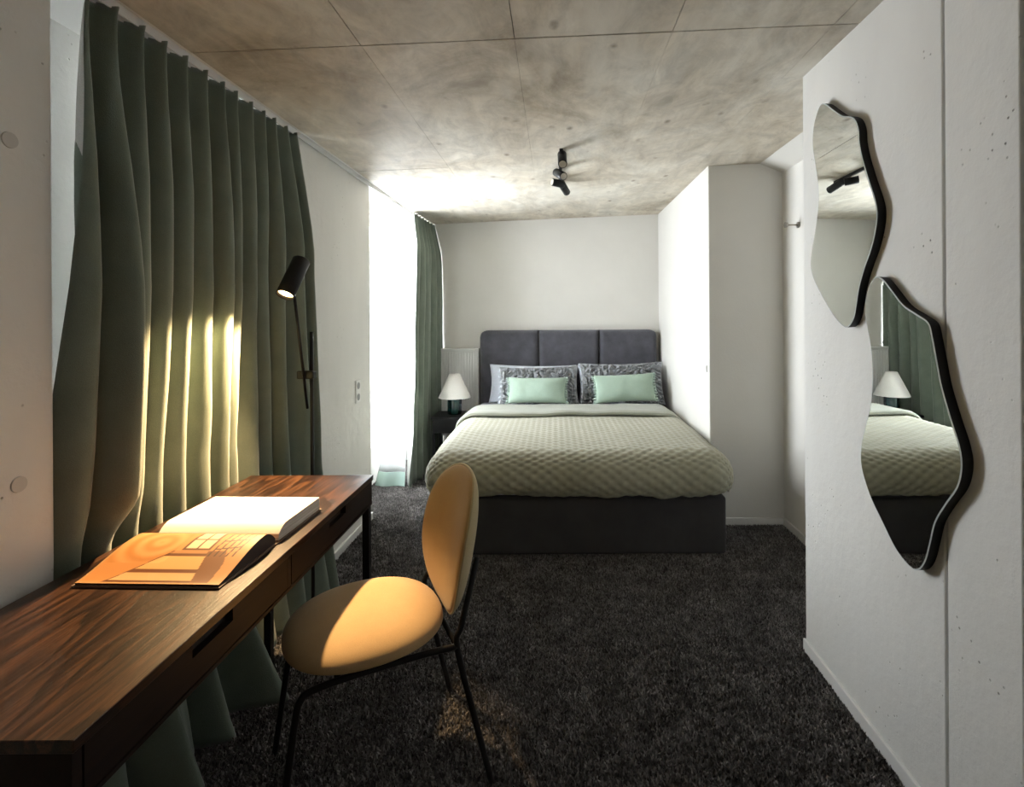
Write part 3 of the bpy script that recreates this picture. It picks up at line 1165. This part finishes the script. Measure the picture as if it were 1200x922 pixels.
NU, NV = 150, 100
b = bmesh.new()
gridmesh(b, NU, NV, lambda u, v: Vector((-HW + 2 * HW * u, *near_prof(v))))
o = obj('printed_page', b, 'printed_page', book, local=True, fix=False)
o['label'] = 'page printed with an orange photograph of a corridor'
ca = o.data.color_attributes.new('print', 'FLOAT_COLOR', 'POINT')
for k, v in enumerate(o.data.vertices):
    pc = page_print((k % NU) / (NU - 1), (k // NU) / (NV - 1))
    ca.data[k].color = (pc[0] ** 1.5 * 0.98, pc[1] ** 1.4 * 0.90, pc[2] ** 1.3 * 0.82, 1)

# ------------------------------------------------------------------ chair
ch = thing('dining_chair', 'mustard upholstered chair with round seat and black tube legs at the desk', 'chair', (-0.615, 1.665, 0), R(118))
bm = bmesh.new()


def seat_pt(u, v):
    a_ = 2 * PI * u
    # superelliptic plan, domed top and soft underside
    ca_, sa_ = math.cos(a_), math.sin(a_)
    rr = 1.0 / ((abs(ca_) ** 2.3 + abs(sa_) ** 2.3) ** (1 / 2.3))
    q = v * 2
    if q <= 1:                                  # top
        f = math.sin(q * PI / 2) ** 0.85
        z = 0.495 + 0.058 * math.sqrt(max(0, 1 - f ** 3.2))
    else:
        f = math.cos((q - 1) * PI / 2) ** 0.6
        z = 0.495 - 0.022 * math.sqrt(max(0, 1 - f ** 3))
    return Vector((0.238 * rr * ca_ * f, 0.240 * rr * sa_ * f, z))


gridmesh(bm, 72, 41, seat_pt, close_u=True)
bmesh.ops.remove_doubles(bm, verts=bm.verts[:], dist=0.0004)
obj('seat', bm, 'mustard', ch, local=True)


def back_base(a_, b_):
    """Point on the middle surface of the backrest; a_ across, b_ up (unit disc)."""
    x = a_ * 0.225
    h = b_ * 0.232
    lean = R(11)
    y = -0.300 - math.sin(lean) * h + 0.10 * (x / 0.215) ** 2 * 0.45
    z = 0.715 + math.cos(lean) * h
    return Vector((x, y, z))


def back_shell(sgn, th, inset=0.0):
    def f(u, v):
        a_ = 2 * PI * u
        q = math.sin(v * PI / 2)
        e = 1.0 - inset
        ca_, sa_ = math.cos(a_), math.sin(a_)
        rr = 1.0 / ((abs(ca_) ** 2.25 + abs(sa_) ** 2.25) ** (1 / 2.25))
        p = back_base(ca_ * q * e * rr, sa_ * q * e * rr)
        d = th * math.sqrt(max(0, 1 - q ** 3.0))
        return p + Vector((0, sgn * d, sgn * d * 0.22))
    return f


bm = bmesh.new()
gridmesh(bm, 72, 20, back_shell(1, 0.034), close_u=True)
bmesh.ops.remove_doubles(bm, verts=bm.verts[:], dist=0.0004)
bk = obj('backrest', bm, 'mustard', ch, local=True, fix=True)
bm = bmesh.new()
gridmesh(bm, 72, 20, back_shell(-1, 0.040), close_u=True)
bmesh.ops.remove_doubles(bm, verts=bm.verts[:], dist=0.0004)
o = obj('back_shell', bm, 'mustard_lit', bk, local=True)
o['label'] = 'back of the backrest, light on it put into a paler colour'
bm = bmesh.new()
tube(bm, [back_shell(1, 0.034)(k / 72, 1.0) for k in range(73)], 0.005, 8)
obj('piping', bm, 'mustard_lit', bk, local=True)
r = 0.0095
for s in (-1, 1):
    bm = bmesh.new()
    tube(bm, smooth_path([(0.225 * s, -0.345, 0.0), (0.213 * s, -0.285, 0.25), (0.202 * s, -0.240, 0.455), (0.196 * s, -0.256, 0.51), (0.172 * s, -0.292, 0.60), (0.135 * s, -0.330, 0.68)], 6), r, 12)
    obj('rear_leg', bm, 'black_metal', ch, local=True)
    bm = bmesh.new()
    tube(bm, smooth_path([(0.202 * s, -0.240, 0.455), (0.195 * s, -0.12, 0.458), (0.192 * s, 0.06, 0.458), (0.196 * s, 0.165, 0.455), (0.202 * s, 0.195, 0.440), (0.206 * s, 0.207, 0.400), (0.215 * s, 0.235, 0.20), (0.224 * s, 0.262, 0.0)], 7), r, 12)
    obj('front_leg', bm, 'black_metal', ch, local=True)
bm = bmesh.new()
tube(bm, [(-0.202, -0.240, 0.455), (0.202, -0.240, 0.455)], 0.0085, 10)
obj('cross_bar', bm, 'black_metal', ch, local=True)
bm = bmesh.new()
tube(bm, [(-0.194, 0.10, 0.458), (0.194, 0.10, 0.458)], 0.0085, 10)
obj('cross_bar', bm, 'black_metal', ch, local=True)
bm = bmesh.new()
lathe(bm, [(0, 0.462), (0.15, 0.462), (0.15, 0.478), (0, 0.478)], 0, 0, 32)
obj('seat_plate', bm, 'black_metal', ch, local=True)

# ------------------------------------------------------------------ floor lamp
px, py = -1.129, 2.40
fl = thing('floor_lamp', 'black adjustable reading lamp lit over the desk', 'floor lamp', (px, py, 0))
bm = bmesh.new()
lathe(bm, [(0, 0.0), (0.11, 0.0), (0.11, 0.010), (0.104, 0.014), (0, 0.014)], px, py, 40)
obj('base', bm, 'black_metal', fl)
bm = bmesh.new()
tube(bm, [(px, py, 0.013), (px, py, 1.405)], 0.008, 14)
obj('pole', bm, 'black_metal', fl)
HB = Vector((-1.105, 2.262, 1.722))      # rear end of the head
HF = Vector((-1.125, 2.155, 1.562))      # light opening
HD = (HF - HB).normalized()
bm = bmesh.new()
rod_top = HB + (HF - HB) * 0.55
tube(bm, [(-1.165, 2.432, 1.045), rod_top], 0.0065, 12)
obj('arm', bm, 'black_metal', fl)
bm = bmesh.new()
box(bm, px - 0.062, px + 0.016, py - 0.020, py + 0.014, 1.187, 1.225, bev=0.006)
obj('clamp', bm, 'black_metal', fl)
bm = bmesh.new()
prof = [(0.036, 0.0), (0.036, 0.19), (0.033, 0.19), (0.031, 0.165), (0.0, 0.165)]
aa, bb = frame_of(HD)
rings = []
for rr, d in [(0.0, 0.0), (0.033, 0.0), (0.036, 0.004), (0.036, 0.19), (0.0335, 0.19), (0.0325, 0.172)]:
    if rr == 0:
        rings.append([bm.verts.new(HB)])
    else:
        rings.append([bm.verts.new(HB + HD * d + (aa * math.cos(2 * PI * k / 32) + bb * math.sin(2 * PI * k / 32)) * rr) for k in range(32)])
for A, B in zip(rings, rings[1:]):
    for k in range(32):
        if len(A) == 1:
            f = bm.faces.new((A[0], B[k], B[(k + 1) % 32]))
        else:
            f = bm.faces.new((A[k], A[(k + 1) % 32], B[(k + 1) % 32], B[k]))
        f.smooth = True
hd = obj('lamp_head', bm, 'black_metal', fl)
bm = bmesh.new()
g0 = HB + HD * 0.174
cv = bm.verts.new(g0)
rg = [bm.verts.new(g0 + (aa * math.cos(2 * PI * k / 32) + bb * math.sin(2 * PI * k / 32)) * 0.0325) for k in range(32)]
for k in range(32):
    bm.faces.new((cv, rg[k], rg[(k + 1) % 32]))
o = obj('lamp_lens', bm, 'lamp_glow', hd)
o['label'] = 'glowing warm lens'
S = bpy.data.lights.new('reading_spot', 'SPOT')
S.energy = 195
S.color = (1.0, 0.66, 0.33)
S.spot_size = R(92)
S.spot_blend = 0.40
S.shadow_soft_size = 0.02
so = bpy.data.objects.new('reading_spot', S)
C.objects.link(so)
so.location = HB + HD * 0.195
so.rotation_euler = HD.to_track_quat('-Z', 'Y').to_euler()

# ------------------------------------------------------------------ wavy mirrors
UP = [(2.052, 2.306), (2.017, 2.293), (1.963, 2.25), (1.899, 2.202), (1.848, 2.18), (1.815, 2.154), (1.796, 2.114), (1.791, 2.066), (1.772, 2.004), (1.737, 1.922), (1.704, 1.851), (1.693, 1.801), (1.704, 1.745), (1.73, 1.686), (1.768, 1.627), (1.799, 1.564), (1.815, 1.508), (1.831, 1.461), (1.864, 1.429), (1.899, 1.428), (1.963, 1.464), (2.042, 1.533), (2.116, 1.611), (2.145, 1.669), (2.136, 1.735), (2.101, 1.829), (2.079, 1.912), (2.079, 1.987), (2.101, 2.08), (2.122, 2.163), (2.114, 2.237), (2.083, 2.286)]
LO = [(1.713, 1.595), (1.676, 1.589), (1.632, 1.553), (1.574, 1.502), (1.513, 1.473), (1.466, 1.449), (1.45, 1.407), (1.434, 1.344), (1.417, 1.278), (1.385, 1.198), (1.355, 1.13), (1.346, 1.078), (1.361, 1.018), (1.404, 0.955), (1.443, 0.892), (1.464, 0.824), (1.484, 0.764), (1.513, 0.725), (1.551, 0.716), (1.615, 0.739), (1.685, 0.799), (1.751, 0.862), (1.798, 0.943), (1.798, 1.016), (1.771, 1.095), (1.742, 1.173), (1.732, 1.269), (1.738, 1.351), (1.761, 1.433), (1.773, 1.493), (1.751, 1.564)]


def closed_curve(P, n=5):
    out = []
    N = len(P)
    for i in range(N):
        p0, p1, p2, p3 = [Vector(P[(i + k) % N]) for k in (-1, 0, 1, 2)]
        for k in range(n):
            t = k / n
            out.append(0.5 * ((2 * p1) + (p2 - p0) * t + (2 * p0 - 5 * p1 + 4 * p2 - p3) * t * t + (3 * p1 - p0 - 3 * p2 + p3) * t ** 3))
    return out


def mirror(label, P, xf):
    cyy = sum(p[0] for p in P) / len(P)
    zlo = min(p[1] for p in P)
    root = thing('wall_mirror', label, 'mirror', (XR, cyy, zlo), 0, 'wavy mirrors on the concrete partition')
    pts = closed_curve(P)
    ctr = Vector((cyy, sum(p[1] for p in P) / len(P)))

    def ring(x, inset):
        res = []
        N = len(pts)
        for i, p in enumerate(pts):
            tdir = (pts[(i + 1) % N] - pts[i - 1]).normalized()
            nrm = Vector((tdir.y, -tdir.x))
            res.append(bm.verts.new((x + (0.0104 * (p.x - cyy) if x < XR - 0.005 else 0.0), p.x + nrm.x * inset * ori, p.y + nrm.y * inset * ori)))
        return res
    area = sum(pts[i - 1].x * pts[i].y - pts[i].x * pts[i - 1].y for i in range(len(pts)))
    ori = -1 if area > 0 else 1           # inset points inward
    bm = bmesh.new()
    ring_front = ring(xf, 0.004)
    bm.faces.new(ring_front)
    obj('glass', bm, 'mirror_glass', root)
    bm = bmesh.new()
    a_ = ring(xf, 0.004)
    b_ = ring(xf + 0.0015, 0.0)
    for i in range(len(a_)):
        bm.faces.new((a_[i], a_[i - 1], b_[i - 1], b_[i]))
    obj('bevel', bm, 'mirror_bevel', root)
    bm = bmesh.new()
    a_ = ring(xf + 0.0016, 0.0)
    b_ = ring(XR - 0.0005, 0.002)
    for i in range(len(a_)):
        bm.faces.new((a_[i], a_[i - 1], b_[i - 1], b_[i]))
    bm.faces.new(b_)
    bm.faces.new(a_[::-1])
    obj('backing', bm, 'black_metal', root)


mirror('upper wavy frameless mirror reflecting the ceiling spotlights', UP, 1.060)
mirror('lower larger wavy frameless mirror reflecting bed and lamp', LO, 1.060)

# ------------------------------------------------------------------ ceiling spotlights
sp = thing('ceiling_spotlight', 'black ceiling spotlight bar with four adjustable cylinder heads', 'spotlight', (0.045, 3.45, zc(0.045)))
bz = zc(0.045)
obj('bar', bm_box(0.034, 0.056, 3.08, 3.92, bz - 0.020, bz + 0.0005, bev=0.002), 'black_metal', sp)


def spot_head(p0, p1, rad_, lensmat):
    p0, p1 = Vector(p0), Vector(p1)
    d = (p1 - p0).normalized()
    bm = bmesh.new()
    L = (p1 - p0).length
    tube(bm, [p0, p0 + d * 0.004, p1 - d * 0.003, p1], [rad_ * 0.9, rad_, rad_, rad_ * 0.94], 28)
    h = obj('spot_head', bm, 'black_metal', sp)
    bm = bmesh.new()
    tube(bm, [p1 - d * 0.001, p1 + d * 0.0015], rad_ * 0.80, 24)
    obj('lens', bm, lensmat, h)
    bm = bmesh.new()
    m_ = p0 + d * L * 0.35
    tube(bm, [m_, Vector((0.045, m_.y + 0.02, bz - 0.012))], 0.007, 10)
    obj('pivot', bm, 'black_metal', h)


plain('frosted_lens', (0.55, 0.52, 0.45), 0.4)
spot_head((0.050, 3.12, 2.445), (0.052, 3.03, 2.358), 0.027, 'frosted_lens')
spot_head((0.015, 3.50, 2.440), (0.064, 3.40, 2.385), 0.027, 'frosted_lens')
spot_head((0.070, 3.74, 2.415), (-0.012, 3.70, 2.425), 0.027, 'frosted_lens')
spot_head((0.055, 3.78, 2.435), (0.098, 3.90, 2.395), 0.027, 'frosted_lens')

# ------------------------------------------------------------------ small wall fittings
hk = thing('coat_peg', 'small nickel coat peg on the recess wall', 'coat peg', (XS, 3.36, 2.05))
bm = bmesh.new()
tube(bm, [(XS - 0.0005, 3.36, 2.05), (XS - 0.010, 3.36, 2.05)], 0.020, 20)
obj('wall_plate', bm, 'nickel', hk)
bm = bmesh.new()
tube(bm, [(XS - 0.009, 3.36, 2.05), (XS - 0.078, 3.36, 2.05)], 0.005, 12)
obj('stem', bm, 'nickel', hk)
bm = bmesh.new()
tube(bm, [(XS - 0.076, 3.36, 2.05), (XS - 0.090, 3.36, 2.05)], [0.017, 0.019], 20)
obj('knob', bm, 'nickel', hk)

sk = thing('wall_socket', 'white double wall socket between the windows', 'socket', (XL, 3.487, 0.968))
obj('plate', bm_box(XL + 0.0004, XL + 0.010, 3.447, 3.527, 0.892, 1.044, bev=0.003), 'socket_white', sk)
for z in (0.930, 1.006):
    bm = bmesh.new()
    tube(bm, [(XL + 0.0095, 3.487, z), (XL + 0.0115, 3.487, z)], [0.024, 0.0225], 24)
    ins = obj('outlet', bm, 'socket_dark', sk)
sw = thing('wall_switch', 'small white push switch on the alcove wall beside the bed', 'switch', (XA, 3.665, 1.087))
obj('plate', bm_box(XA - 0.008, XA - 0.0004, 3.645, 3.685, 1.062, 1.112, bev=0.003), 'socket_white', sw)
obj('button', bm_box(XA - 0.011, XA - 0.008, 3.655, 3.675, 1.072, 1.102, bev=0.001), 'white_enamel', sw)
